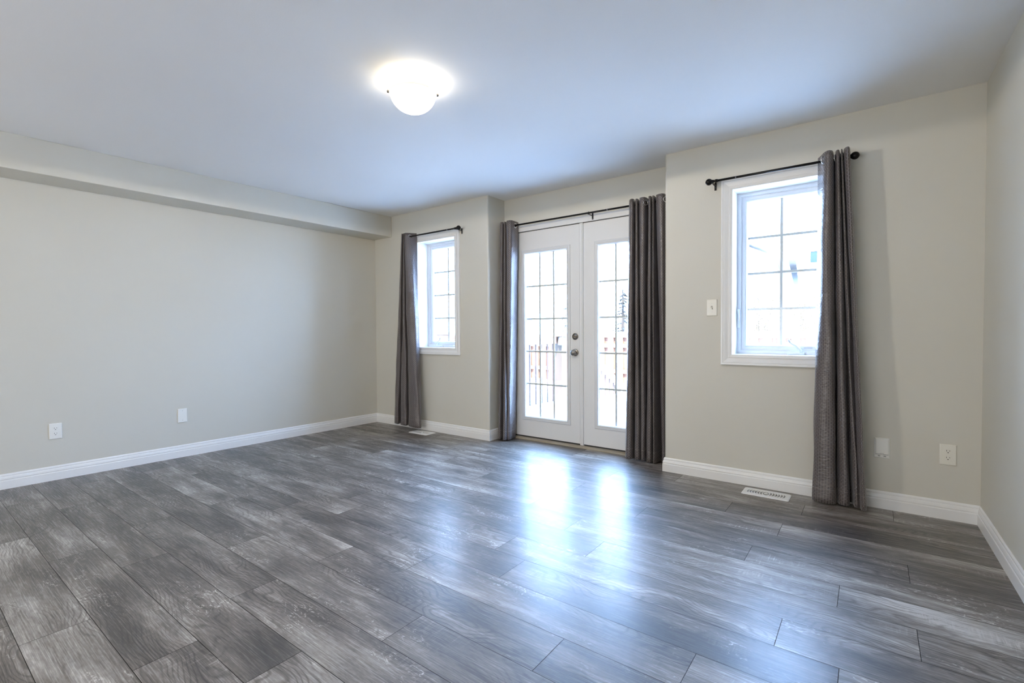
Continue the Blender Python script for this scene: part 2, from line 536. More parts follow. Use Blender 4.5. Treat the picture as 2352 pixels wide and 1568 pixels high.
tag(b_.build('baseboard_right', M_TRIM), 'white moulded baseboard along the right wall', 'baseboard', kind='structure')

# ------------------------------------------------------------------ windows
CAS = [(0, 0), (0, .009), (.004, .0115), (.014, .0125), (.018, .0105), (.024, .0115), (.040, .0165), (.050, .0185), (.053, .0165), (.056, .0190), (.064, .0195), (.068, .0175), (.068, 0)]
def rect(o0, o1, d0, d1): return [(o0, d0), (o0, d1), (o1, d1), (o1, d0)]
def make_window(name, cx, label, m=1):
    root = empty(name, (cx, YB, WZ0), label, 'window', kind='structure')
    x0, x1 = cx-WHW, cx+WHW
    b = MB(); b.frame_xz(x0, x1, WZ0, WZ1, YB, CAS); b.build('casing', M_TRIM, root)
    b = MB(); b.frame_xz(x0, x1, WZ0, WZ1, YB, rect(-.006, .004, -.16, .0095)); b.build('jamb_liner', M_TRIM, root)
    yf = YB+.142
    # fixed frame, two small steps
    b = MB(); b.frame_xz(x0, x1, WZ0, WZ1, yf, [(0, -.085), (0, 0), (-.030, 0), (-.032, -.004), (-.036, -.006), (-.036, -.085)]); b.build('window_frame', M_VINYL, root)
    # casement sash with glazing stop
    b = MB(); b.frame_xz(x0, x1, WZ0, WZ1, yf, [(-.034, -.07), (-.034, -.012), (-.056, -.012), (-.060, -.016), (-.064, -.017), (-.068, -.023), (-.072, -.032), (-.072, -.07)]); b.build('sash', M_VINYL, root)
    gx0, gx1, gz0, gz1 = x0+.071, x1-.071, WZ0+.071, WZ1-.071
    b = MB(); b.box(gx0, gx1, yf+.040, yf+.044, gz0, gz1); b.build('pane', M_GLASS, root)
    b = MB(); bw = .0085
    b.box(cx-bw, cx+bw, yf+.046, yf+.054, gz0, gz1)
    for k in (1, 2, 3):
        z = gz0+(gz1-gz0)*k/4; b.box(gx0, gx1, yf+.0462, yf+.0538, z-bw, z+bw)
    b.build('grille', M_VINYL, root)
    b = MB(); b.box(gx0, gx1, yf+.056, yf+.060, gz0, gz1); b.build('outer_pane', M_GLASS, root)
    # crank operator folded on the bottom of the frame
    def X(d): return cx + m*d          # the two windows are handed: crank and lock swap sides
    def flip(poly): return poly if m > 0 else list(reversed(poly))
    k = .105; e = -WHW
    b = MB()
    b.prism(flip([(X(k-.060), yf-.016), (X(k-.052), yf-.024), (X(k+.028), yf-.026), (X(k+.043), yf-.018), (X(k+.043), yf), (X(k-.060), yf)]), WZ0+.006, WZ0+.026)
    op = b.build('crank_operator', M_VINYL, root, bevel=.003)
    b = MB()
    b.tube([(X(k+.026), yf-.018, WZ0+.024), (X(k+.020), yf-.024, WZ0+.040), (X(k-.006), yf-.026, WZ0+.066), (X(k-.040), yf-.028, WZ0+.090), (X(k-.046), yf-.029, WZ0+.102)], [.010, .0095, .0075, .0062, .006], 10)
    b.lathe([(-.011, .003), (-.009, .0075), (0, .009), (.009, .0075), (.011, .003)], (X(k-.047), yf-.030, WZ0+.105), (0, 1, 0), 14)
    b.build('crank_handle', M_VINYL, op)
    # sash lock lever on the side of the frame
    lz = WZ0+.265
    xa, xb = sorted((X(e+.010), X(e+.026)))
    b = MB(); b.box(xa, xb, yf-.010, yf, lz-.070, lz+.070)
    lk = b.build('sash_lock', M_VINYL, root, bevel=.004)
    b = MB(); b.tube([(X(e+.020), yf-.010, lz+.060), (X(e+.022), yf-.024, lz+.056), (X(e+.024), yf-.027, lz+.015), (X(e+.025), yf-.024, lz-.020)], [.008, .0075, .006, .005], 8)
    b.build('lock_lever', M_VINYL, lk)
    b = MB(); b.box(cx+.142, cx+.194, yf+.0100, yf+.0125, WZ0+.049, WZ0+.058)
    b.build('rating_label', mat('grey_label', (.5, .5, .5), .5), root)
    return root
make_window('window_1', WX[0], 'small white casement window far left, beside the corner curtain', -1)
make_window('window_2', WX[1], 'white casement window on the right, beside the light switch')

# ------------------------------------------------------------------ french doors
YD = YA + .014
DTH = .045
SLZ0, SLZ1 = .034, 2.088
def make_door(name, x0, x1, gx0, gx1, label, hw):
    root = empty(name, ((x0+x1)/2, YD, SLZ0), label, 'door', kind='structure')
    gz0, gz1 = .236, 1.868
    b = MB()
    lo = .008
    b.box(x0, gx0-lo, YD, YD+DTH, SLZ0, SLZ1); b.box(gx1+lo, x1, YD, YD+DTH, SLZ0, SLZ1)
    b.box(gx0-lo, gx1+lo, YD, YD+DTH, SLZ0, gz0-lo); b.box(gx0-lo, gx1+lo, YD, YD+DTH, gz1+lo, SLZ1)
    b.build('slab', M_DOOR, root)
    b = MB()
    b.frame_xz(gx0, gx1, gz0, gz1, YD, [(0, -.014), (0, .004), (.006, .010), (.016, .0115), (.020, .0095), (.030, .0105), (.038, .0085), (.041, 0), (.041, -.014)])
    b.frame_xz(gx0, gx1, gz0, gz1, YD, rect(-.003, .006, -.040, -.012))
    b.build('lite_frame', M_VINYL, root)
    b = MB(); b.box(gx0, gx1, YD+.018, YD+.021, gz0, gz1); b.build('pane', M_GLASS, root)
    b = MB(); bw = .0085
    for k in (1, 2):
        x = gx0+(gx1-gx0)*k/3; b.box(x-bw, x+bw, YD+.023, YD+.031, gz0, gz1)
    for k in (1, 2, 3, 4):
        z = gz0+(gz1-gz0)*k/5; b.box(gx0, gx1, YD+.0232, YD+.0308, z-bw, z+bw)
    b.build('grille', M_VINYL, root)
    b = MB(); b.box(gx0, gx1, YD+.033, YD+.036, gz0, gz1); b.build('outer_pane', M_GLASS, root)
    b = MB(); b.box(x0+.004, x1-.004, YD+.004, YD+.04, SLZ0-.012, SLZ0); b.build('sweep', M_SEAL, root)
    if hw:
        hx = -2.230
        b = MB(); b.lathe([(0, .031), (.004, .032), (.008, .030), (.0085, .018), (.016, .014)], (hx, YD, 1.040), (0, -1, 0), 32)
        db = b.build('deadbolt', M_NICKEL, root)
        b = MB(); b.rings([[(hx+s*.0235*math.cos(.26)+q*.0035*-math.sin(.26)*(1 if abs(s) < 1 else .5), y, 1.040+s*.0235*math.sin(.26)+q*.0035*(1 if abs(s) < 1 else .5)) for y, q in ((YD-.008, -1), (YD-.008, 1), (YD-.026, 1), (YD-.026, -1))] for s in (-1, -.5, 0, .5, 1)], True, True)
        b.build('thumb_turn', M_NICKEL, db, bevel=.001)
        b = MB(); b.lathe([(0, .033), (.003, .034), (.008, .031), (.011, .018), (.012, .013)], (hx, YD, .890), (0, -1, 0), 32)
        kb = b.build('knob_rosette', M_NICKEL, root)
        b = MB(); b.lathe([(.010, .011), (.024, .0115), (.030, .018), (.036, .025), (.044, .0275), (.052, .0265), (.056, .022), (.057, .017), (.060, .0155), (.062, .008), (.0625, .0005)], (hx, YD, .890), (0, -1, 0), 32)
        b.build('door_knob', M_NICKEL, kb)
    return root
make_door('door_1', -2.966, -2.184, -2.803, -2.322, 'left french door with the knob and deadbolt', True)
make_door('door_2', -2.143, -1.361, -1.990, -1.510, 'right french door half hidden by the wide curtain', False)
root = empty('trim_1', (-2.16, YA, 0), 'white frame around the french doors', 'door frame', kind='structure')
b = MB(); b.box(DX0, DX1, YA-.007, YA+.13, SLZ1+.006, DZ1); b.build('head_jamb', M_DOOR, root, bevel=.002)
for x0, x1 in ((DX0, -2.969), (-1.358, DX1)):
    b = MB(); b.box(x0, x1, YA-.007, YA+.13, 0, SLZ1+.006); b.build('side_jamb', M_DOOR, root, bevel=.002)
b = MB(); b.box(-2.181, -2.146, YD-.004, YD+.075, .022, SLZ1+.004); b.box(-2.172, -2.155, YD-.0075, YD-.003, .022, SLZ1+.004)
b.build('astragal', M_DOOR, root, bevel=.0012)
b = MB(); b.box(DX0+.03, DX1-.03, YD+.012, YD+.10, SLZ0, SLZ1+.004)
for q in ((-2.9685, -2.9665), (-1.3605, -1.3585), (-2.1835, -2.1815), (-2.1455, -2.1435)): pass
b = MB(); b.box(DX0, DX1, YD+.0, YD+.02, SLZ1+.0005, SLZ1+.0055); b.build('weatherstrip', M_SEAL, root)
b = MB(); b.prism([(YD-.034, 0), (YD+.16, 0), (YD+.16, .020), (YD-.004, .020), (YD-.030, .012)], DX0, DX1)
for i, (x, y, z) in enumerate(b.v): b.v[i] = (z, x, y)
b.build('threshold', M_THRESH, root)

# ------------------------------------------------------------------ outlets, switch, inlet
def plate_geo(mbx, w_, h_, t=.006, r=.004):
    # bevelled plate lying in local xz, facing -y
    mbx.rings([[(x*(w_/2-i), y, z*(h_/2-i)) for x, z in ((-1,-1),(1,-1),(1,1),(-1,1))] for i, y in ((0, 0), (0, -.0025), (.002, -.005), (.004, -t))], True, True, 0, False)
def make_outlet(label, wx=.0725, hz=.118, m=None, cat='outlet'):
    m = m or M_PLASTIC
    root = empty('wall_outlet', (0, 0, 0), label, cat, 'duplex outlets')
    b = MB(); plate_geo(b, wx, hz); b.build('cover_plate', m, root)
    for s in (-1, 1):
        zc = s*.0195
        b = MB()
        ring = []
        for k in range(28):
            t = 2*math.pi*k/28
            x, z = .0172*math.cos(t), .0172*math.sin(t)
            z = max(-.0125, min(.0125, z))
            ring.append((x, z))
        b.rings([[(x, y, zc+z) for x, z in ring] for y in (-.005, -.0078)], True, True, 0, False)
        rc = b.build('receptacle', m, root)
        for nm, x0, x1, z0, z1 in (('slot', -.0075, -.0055, .000, .0085), ('slot', .0055, .0075, .001, .0075)):
            b = MB(); b.box(x0, x1, -.0082, -.0070, zc+z0, zc+z1); b.build(nm, M_DARK, rc)
        b = MB(); b.lathe([(0, .0026), (.0012, .0026)], (0, -.0070, zc-.0065), (0, -1, 0), 12); b.build('ground_hole', M_DARK, rc)
    b = MB(); b.lathe([(0, .0028), (.0015, .0024)], (0, -.0058, 0), (0, -1, 0), 12); b.build('screw', m, root)
    return root
AL = math.atan(TL)
LROT = math.radians(90) - AL    # local -y -> room side of the left wall (+x)
o1 = make_outlet('white duplex outlet low on the left wall, nearest the left edge')
o1.location = (xl(.815)+.001, .815, .367); o1.rotation_euler = (0, 0, LROT)
o2 = make_outlet('ivory duplex outlet on the back wall beside the right corner', m=M_PLASTIC2)
o2.location = (.355, YB-.0005, .3735)
bp = empty('blank_wall_plate', (xl(1.638)+.001, 1.638, .3675), 'blank white cover plate with two screws on the left wall', 'wall plate')
bp.rotation_euler = (0, 0, LROT)
b = MB(); plate_geo(b, .072, .122); o = b.build('cover_plate', M_PLASTIC, None); o.parent = bp
for s in (-1, 1):
    b = MB(); b.lathe([(0, .003), (.0012, .0026)], (0, -.0058, s*.042), (0, -1, 0), 12); o = b.build('screw', mat('plate_screw', (.55, .55, .53), .35), None); o.parent = bp
sw_ = empty('light_switch', (-.9355, YB-.0005, 1.258), 'ivory toggle light switch left of the right window', 'light switch')
b = MB(); plate_geo(b, .0735, .120); o = b.build('cover_plate', M_PLASTIC2); o.parent = sw_
b = MB(); b.box(-.006, .006, -.0068, -.004, -.0125, .0125); o = b.build('toggle_slot', mat('switch_recess', (.45, .43, .38), .5)); o.parent = sw_
b = MB(); b.rings([[(x*.0042*k, y, z*.0045*k+zo) for x, z in ((-1,-1),(1,-1),(1,1),(-1,1))] for y, zo, k in ((-.005, -.001, 1), (-.012, -.006, .95), (-.018, -.0095, .75))], True, True, 0, False)
o = b.build('toggle', M_PLASTIC2); o.parent = sw_
for s in (-1, 1):
    b = MB(); b.lathe([(0, .003), (.0012, .0026)], (0, -.0058, s*.030), (0, -1, 0), 12); o = b.build('screw', M_PLASTIC2); o.parent = sw_
vi = empty('vacuum_inlet', (.0555, YB-.0005, .371), 'white flap covered vacuum inlet on the back wall right of the curtain', 'vacuum inlet')
b = MB(); plate_geo(b, .077, .122); o = b.build('cover_plate', M_PLASTIC); o.parent = vi
b = MB(); b.rings([[(x*(.0335-i), y, .008+z*(.050-i)) for x, z in ((-1,-1),(1,-1),(1,1),(-1,1))] for i, y in ((0, -.005), (0, -.010), (.002, -.013), (.007, -.015))], True, True, 0, False)
o = b.build('flap_door', M_PLASTIC); o.parent = vi; fl = o
b = MB(); b.tube([(-.031, -.0155, -.037), (-.010, -.0155, -.037), (-.006, -.0155, -.0325), (.006, -.0155, -.0325), (.010, -.0155, -.037), (.031, -.0155, -.037)], .0009, 6); o = b.build('lip_shadow_line', mat('shadow_grey', (.30, .30, .30), .5)); o.parent = fl  # thin grey line drawn as the shadow along the flap's lip
for s in (-1, 1):
    b = MB(); b.box(s*.014-.006, s*.014+.006, -.0085, -.004, -.0525, -.0465); o = b.build('hinge', mat('hinge_grey', (.35, .35, .35), .5)); o.parent = vi

# ------------------------------------------------------------------ floor registers
def make_vent(label):
    root = empty('floor_vent', (0, 0, 0), label, 'floor vent', 'white floor registers')
    L2, W2, t = .140, .0735, .007
    A, Bv = .112, .037
    b = MB()
    # bevelled border with rounded outer corners
    def rr(L_, W_, r, z):
        out = []
        for cx, cy, a0 in ((L_-r, W_-r, 0), (-L_+r, W_-r, 90), (-L_+r, -W_+r, 180), (L_-r, -W_+r, 270)):
            for k in range(6):
                a = math.radians(a0+18*k); out.append((cx+r*math.cos(a), cy+r*math.sin(a), z))
        return out
    b.rings([rr(L2, W2, .012, .0005), rr(L2, W2, .012, .003), rr(L2-.006, W2-.006, .010, .0065), rr(A+.002, Bv+.002, .006, t), rr(A, Bv, .005, t-.001), rr(A, Bv, .005, .002)], True, False, 0, False)
    b.build('border', M_VENT, root)
    b = MB(); b.box(-A, A, -Bv, Bv, .0005, .002); b.build('pan', M_VENTPAN, root)
    n = 6; pitch = (A-.016)/n
    for side in (-1, 1):
        for k in range(n+1):
            x0 = side*(.016+pitch*k)
            b = MB(); rings = []
            for i in range(9):
                q = -1+2*i/8; y = q*Bv
                bow = side*.010*(1-q*q)
                hw = pitch*(.5-.36*math.sqrt(max(0, 1-q*q)))
                xc = x0 + bow - side*.004
                rings.append([(xc-hw, y, .002), (xc+hw, y, .002), (xc+hw, y, t-.0008), (xc-hw, y, t-.0008)])
            b.rings(rings, True, True, 0, False)
            b.build('louver', M_VENT, root)
    b = MB(); b.lathe([(0, .0125), (.0045, .0125), (.0052, .010)], (0, 0, .002), (0, 0, 1), 24); b.box(-.003, .003, -.014, .012, .006, .0095)
    b.build('damper_lever', M_VENT, root)
    return root
v1 = make_vent('white louvred floor vent in front of the right window baseboard')
v1.location = (-.554, 3.545, 0)
v2 = copy_tree(v1)
v2.location = (-3.891, 3.554, 0)
v2['label'] = 'white floor vent on the planks under the far small window'

# ------------------------------------------------------------------ ceiling light
LX, LY = -1.99, 1.78
lamp = empty('ceiling_light', (LX, LY, CEIL), 'lit frosted glass dome light on the ceiling', 'ceiling light')
b = MB(); b.lathe([(0, .080), (-.012, .082), (-.028, .078), (-.040, .068), (-.041, .02)], (LX, LY, CEIL), (0, 0, 1), 48)
b.build('base_pan', mat('white_lamp_base', (.85, .85, .83), .4), lamp)
M_DOME = mat('lit_frosted_glass', (.9, .9, .88), .3, emis=(1.0, .93, .80), estr=2.6)
b = MB()
prof = []
RD, DD = .122, .104
for i in range(15):
    t = i/14*math.pi/2
    prof.append((-.058-DD*math.sin(t), RD*math.cos(t)))
inner = [(d+.004, max(r-.004, 1e-4)) for d, r in reversed(prof)]
n = 56
rings = [[(LX+r*math.cos(2*math.pi*k/n), LY+r*math.sin(2*math.pi*k/n), CEIL+d) for k in range(n)] for d, r in ([(-.0545, RD-.003), (-.0555, RD+.001)] + prof + inner)]
b.rings(rings, True, False, 0, True)
b.build('glass_dome', M_DOME, lamp)
b = MB(); rings = [[(LX+r*math.cos(2*math.pi*k/n), LY+r*math.sin(2*math.pi*k/n), CEIL+d) for k in range(n)] for d, r in ((-.050, RD+.001), (-.050, RD+.0045), (-.053, RD+.0055), (-.068, RD+.0045), (-.068, RD+.001))]
b.rings(rings, True, False, 0, True); b.build('glass_rim', mat('frosted_rim', (.80, .78, .72), .35, emis=(1.0, .95, .84), estr=.32), lamp)
for s, th in ((0, math.atan2(.093, .0865)), (1, math.atan2(-.093, -.0865))):
    c, sn = math.cos(th), math.sin(th)
    b = MB()
    b.tube([(LX+.062*c, LY+.062*sn, CEIL-.022), (LX+.120*c, LY+.120*sn, CEIL-.034), (LX+.127*c, LY+.127*sn, CEIL-.054), (LX+.120*c, LY+.120*sn, CEIL-.066)], .0035, 8)
    b.lathe([(0, .007), (.010, .008), (.014, .004)], (LX+.123*c, LY+.123*sn, CEIL-.058), (c, sn, 0), 14)
    b.build('rim_clip', M_NICKEL, lamp)
for s in (-1, 1):
    b = MB(); q = .055
    bx, by = LX+s*q*.8, LY+s*q*.6
    b.lathe([(-.022, .006), (-.018, .016), (0, .021), (.018, .016), (.022, .006)], (bx, by, CEIL-.085), (.8, .6, 0), 16)
    b.build('bulb', mat('bulb_glass', (1, 1, 1), .3, emis=(1.0, .86, .66), estr=8), lamp)
    pl = bpy.data.lights.new('ceiling_light_bulb', 'POINT'); pl.energy = .13; pl.color = (1.0, .82, .58); pl.shadow_soft_size = .012
    po = bpy.data.objects.new('ceiling_light_bulb', pl); po.location = (LX+s*.094, LY+s*.070, CEIL-.052); COL.objects.link(po)
sp = bpy.data.lights.new('ceiling_light_downlight', 'SPOT'); sp.energy = 40; sp.color = (1.0, .90, .75)
sp.spot_size = math.radians(180); sp.spot_blend = 0.0; sp.shadow_soft_size = .06
so = bpy.data.objects.new('ceiling_light_downlight', sp); so.location = (LX, LY, CEIL-.172); COL.objects.link(so)

# ------------------------------------------------------------------ curtain rods
def make_rod(x0, x1, yw, z, ends, brackets, joints, label, off=.085):
    root = empty('curtain_rod', ((x0+x1)/2, yw-off, z), label, 'curtain rod', 'black curtain rods')
    y = yw-off
    b = MB(); b.tube([(x0, y, z), (x1, y, z)], .0080, 14); b.build('pole', M_BLACK, root)
    for j in joints:
        b = MB(); b.tube([(j-.004, y, z), (j+.004, y, z)], .0088, 14); b.build('joint_ring', mat('grey_metal', (.25, .25, .26), .3, 1), root)
    for s, x in ends:
        b = MB(); b.lathe([(-.012, .0105), (0, .0115), (.006, .0115), (.008, .0085), (.014, .0085), (.018, .012), (.021, .012), (.024, .009), (.030, .016), (.038, .0215), (.048, .0235), (.058, .021), (.066, .014), (.071, .004)], (x, y, z), (s, 0, 0), 24)
        b.build('finial', M_BLACK, root)
    for x in brackets:
        b = MB()
        b.box(x-.007, x+.007, yw-.003, yw, z-.045, z+.012)
        b.box(x-.006, x+.006, y-.010, yw-.002, z-.014, z-.010)
        b.tube([(x, y+.012, z-.010), (x, y+.010, z+.004), (x, y+.001, z+.0105), (x, y-.010, z+.004), (x, y-.011, z-.010)], .003, 8)
        br = b.build('bracket', M_BLACK, root)
        for dz in (-.022, -.036):
            b = MB(); b.lathe([(0, .0028), (.0016, .0022)], (x, yw-.003, z+dz), (0, -1, 0), 10); b.build('screw', M_CHROME, br)
    return root
RZ = 2.147
make_rod(-4.205, -3.415, YB, RZ, [(1, -3.415)], [-3.398, -4.165], [-3.525], 'black curtain rod above the far small window')
make_rod(-2.995, -1.315, YA-.007, RZ, [], [-2.035, -2.96, -1.345], [-1.853], 'long black curtain rod across the french doors', off=.078)
make_rod(-.890, -.138, YB, RZ, [(-1, -.890), (1, -.138)], [-.913, -.125], [-.760], 'black curtain rod above the right window')

# ------------------------------------------------------------------ curtains
def chaikin(P, it):
    for _ in range(it):
        Q = [P[0]]
        for a, c in zip(P[:-1], P[1:]):
            Q.append(tuple(a[i]*.75+c[i]*.25 for i in range(len(a))))
            Q.append(tuple(a[i]*.25+c[i]*.75 for i in range(len(a))))
        Q.append(P[-1]); P = Q
    return P
def make_curtain(top, bot, z0, z1, label, rings, seed, wob=.004, power=1.0):
    cx = sum(p[0] for p in bot)/len(bot); cy = sum(p[1] for p in bot)/len(bot)
    root = empty('curtain', (cx, cy, z0), label, 'curtain', 'taupe grommet curtains')
    rn = random.Random(seed)
    T = chaikin(top, 3); B_ = chaikin(bot, 3)
    n = len(T); R_ = 70
    ph = [rn.uniform(0, 6.28) for _ in range(12)]
    # arc length along the hem for the weave
    arc = [0.0]
    for i in range(1, n):
        la = math.dist(T[i], T[i-1]); lb = math.dist(B_[i], B_[i-1]); arc.append(arc[-1]+max(.5*(la+lb), 1e-4))
    tot = arc[-1]
    def pt(i, k):
        t = k/R_; e = t**power
        z = z1+(z0-z1)*t
        x = T[i][0]+(B_[i][0]-T[i][0])*e; y = T[i][1]+(B_[i][1]-T[i][1])*e
        a = arc[i]
        amp = wob*min(1, t*3)*(.4+.6*t)
        x += amp*(math.sin(a*31+z*3.1+ph[0])+.6*math.sin(a*57-z*7.3+ph[1])+.4*math.sin(z*15+a*22+ph[2]))
        y += amp*1.1*(math.sin(a*26+z*4.3+ph[3])+.6*math.sin(a*49+z*8.1+ph[4])+.45*math.sin(z*21-a*33+ph[5]))
        if z0+.13 > z > z0+.095: pass
        return (x, y, z)
    b = MB(); ids = [[b.vert(pt(i, k)) for i in range(n)] for k in range(R_+1)]
    for k in range(R_):
        za, zb = z1+(z0-z1)*k/R_, z1+(z0-z1)*(k+1)/R_
        for i in range(n-1):
            b.face([ids[k][i], ids[k+1][i], ids[k+1][i+1], ids[k][i+1]],
                   [(arc[i], za), (arc[i], zb), (arc[i+1], zb), (arc[i+1], za)], 0, True)
    o = b.build('panel', M_CLOTH, root, recalc=False)
    sd = o.modifiers.new('thickness', 'SOLIDIFY'); sd.thickness = .0016; sd.offset = 0
    # hem stitching line, a raised seam running along the cloth
    kk = (1-.085/(z1-z0))*R_
    k0 = int(kk)
    b = MB()
    pts = []
    for i in range(0, n, 1):
        p0, p1 = pt(i, k0), pt(i, k0+1); f_ = kk-k0
        pts.append(tuple(p0[q]*(1-f_)+p1[q]*f_ for q in range(3)))
    b.tube(pts, .0015, 5)
    b.build('hem_stitch', mat('pale_thread', (.30, .27, .26), .5), root)
    for (x, y, z, ax) in rings:
        b = MB(); b.torus((x, y, z), ax, .0205, .0042, 28, 8)
        b.build('grommet', M_CHROME, root)
    return root
# panel by the far small window
make_curtain(
    [(-4.243,3.60),(-4.215,3.575),(-4.185,3.56),(-4.235,3.66),(-4.225,3.665),(-4.18,3.57),(-4.158,3.562),(-4.195,3.66),(-4.185,3.665),(-4.150,3.556),(-4.128,3.562),(-4.100,3.600),(-4.080,3.632),(-4.060,3.66)],
    [(-4.420,3.62),(-4.386,3.58),(-4.285,3.56),(-4.345,3.655),(-4.325,3.66),(-4.275,3.57),(-4.140,3.55),(-4.205,3.65),(-4.185,3.655),(-4.115,3.56),(-4.0,3.53),(-3.912,3.55),(-3.950,3.60),(-3.990,3.64)],
    .045, 2.186, 'narrow taupe curtain left of the far small window', [(-4.101, 3.599, 2.143, (.80, -.60, 0))], 1, .0035)
# left panel of the french doors
make_curtain(
    [(-3.040,3.86),(-3.005,3.82),(-2.958,3.80),(-2.995,3.92),(-2.985,3.925),(-2.960,3.82),(-2.930,3.81),(-2.955,3.90),(-2.945,3.905),(-2.920,3.81),(-2.892,3.79),(-2.846,3.80),(-2.850,3.865),(-2.858,3.93)],
    [(-3.030,3.85),(-3.030,3.78),(-2.958,3.748),(-3.010,3.92),(-2.995,3.93),(-2.945,3.75),(-2.885,3.742),(-2.955,3.90),(-2.945,3.905),(-2.905,3.78),(-2.890,3.785),(-2.880,3.80),(-2.893,3.86),(-2.909,3.93)],
    .012, 2.186, 'gathered taupe curtain left of the french doors, in the alcove corner', [(-2.851, 3.869, 2.143, (1, -.12, 0))], 2, .0025)
# right panel of the french doors
make_curtain(
    [(-1.660,3.90),(-1.650,3.86),(-1.620,3.815),(-1.592,3.815),(-1.612,3.92),(-1.600,3.925),(-1.590,3.84),(-1.564,3.83),(-1.575,3.90),(-1.565,3.905),(-1.552,3.83),(-1.505,3.815),(-1.494,3.86),(-1.500,3.91),(-1.480,3.91),(-1.474,3.83),(-1.447,3.82),(-1.458,3.90),(-1.448,3.905),(-1.441,3.83),(-1.424,3.83),(-1.430,3.90),(-1.420,3.905),(-1.412,3.83),(-1.372,3.81),(-1.335,3.82),(-1.338,3.93)],
    [(-1.690,3.91),(-1.685,3.86),(-1.650,3.80),(-1.604,3.815),(-1.620,3.92),(-1.608,3.925),(-1.591,3.82),(-1.538,3.81),(-1.556,3.92),(-1.546,3.925),(-1.534,3.82),(-1.500,3.82),(-1.512,3.90),(-1.518,3.92),(-1.506,3.925),(-1.485,3.81),(-1.432,3.80),(-1.450,3.92),(-1.440,3.925),(-1.424,3.80),(-1.408,3.795),(-1.398,3.86),(-1.392,3.93),(-1.378,3.93),(-1.368,3.85),(-1.338,3.84),(-1.340,3.93)],
    .012, 2.188, 'wide pleated taupe curtain right of the french doors', [(-1.497, 3.842, 2.143, (.8, -.6, 0)), (-1.331, 3.84, 2.143, (.8, -.6, 0))], 3, .0018)
# panel by the right window
make_curtain(
    [(-.285,3.655),(-.268,3.62),(-.245,3.552),(-.220,3.525),(-.199,3.55),(-.201,3.655),(-.192,3.66),(-.189,3.57),(-.168,3.542),(-.168,3.648),(-.162,3.652),(-.161,3.56),(-.152,3.55),(-.153,3.648),(-.148,3.652),(-.146,3.55),(-.116,3.517),(-.116,3.65)],
    [(-.288,3.635),(-.296,3.59),(-.288,3.56),(-.236,3.54),(-.170,3.542),(-.172,3.655),(-.164,3.66),(-.161,3.57),(-.103,3.542),(-.102,3.645),(-.086,3.65),(-.081,3.562),(-.060,3.55),(-.051,3.553),(-.045,3.56),(-.034,3.515),(-.020,3.500),(-.024,3.645)],
    .014, 2.188, 'taupe curtain with dashed weave right of the right window', [(-.252, 3.568, 2.147, (.9, -.35, 0)), (-.186, 3.585, 2.147, (.9, -.4, 0))], 4, .0035)

# ------------------------------------------------------------------ outside
M_SNOW = painted('snow', (.86, .88, .90), .9, 6, .4, .02)
def wood(name, c):
    m = mat(name, c, .75); g = N(m)
    p = g('NewGeometry').outputs['Position']; mp = g('Mapping'); g.set(mp.inputs[0], p); mp.inputs['Scale'].default_value = (22, 22, 2.5)
    f = g.noise(mp.outputs[0], 1, 4, .6)
    g.set(g.b.inputs['Base Color'], g.mix(f, tuple(q*.65 for q in c), tuple(q*1.3 for q in c))); return m
M_CEDAR = wood('cedar_boards', (.20, .11, .07))
M_CEDARD = wood('brown_stained_wood', (.030, .015, .009))
M_CEDARM = wood('cedar_posts', (.040, .025, .014))
M_FENCEB = wood('cedar_back_boards', (.11, .052, .034))

def snow_z(x, y):
    return -.055 - .012*math.sin(x*1.7) + (.015*math.sin(y*1.3)) - max(0, min(1, (y-6.5)/3.5))*.16
b = MB(); NX, NY = 46, 40
ids = [[b.vert((-16+i*.66, YA+WT+.02+j*.62, snow_z(-16+i*.66, YA+WT+.02+j*.62))) for i in range(NX)] for j in range(NY)]
for j in range(NY-1):
    for i in range(NX-1): b.face([ids[j][i], ids[j][i+1], ids[j+1][i+1], ids[j+1][i]], None, 0, True)
tag(b.build('ground', M_SNOW, recalc=False), 'snow covered deck and yard beyond the doors', 'snow', kind='structure')

# deck railing running away from the house
rl = empty('deck_railing', (-4.1, 5.6, -.05), 'cedar deck railing with brown balusters seen through the left door', 'railing')
b = MB(); b.box(-4.19, -4.02, 4.3, 6.93, 1.0, 1.04); b.build('top_rail', M_CEDAR, rl)
b = MB(); b.box(-4.19, -4.02, 4.3, 6.93, 1.04, 1.07); b.build('rail_snow', M_SNOW, rl)
b = MB(); b.box(-4.12, -4.085, 4.3, 6.74, .885, .995); b.build('fascia_board', M_CEDAR, rl)
for y in [6.563-.1625*k for k in range(14)]:
    b = MB(); b.box(-4.111, -4.093, y-.009, y+.009, -.12, .90); b.build('baluster', M_CEDARD, rl)
b = MB(); b.box(-4.17, -4.03, 6.72, 6.86, -.15, 1.0); b.build('post', M_CEDARM, rl)
b = MB(); b.box(-4.05, -4.01, 6.64, 6.73, .86, .99); b.build('rail_hanger', mat('grey_hanger', (.12, .12, .13), .5, .5), rl)
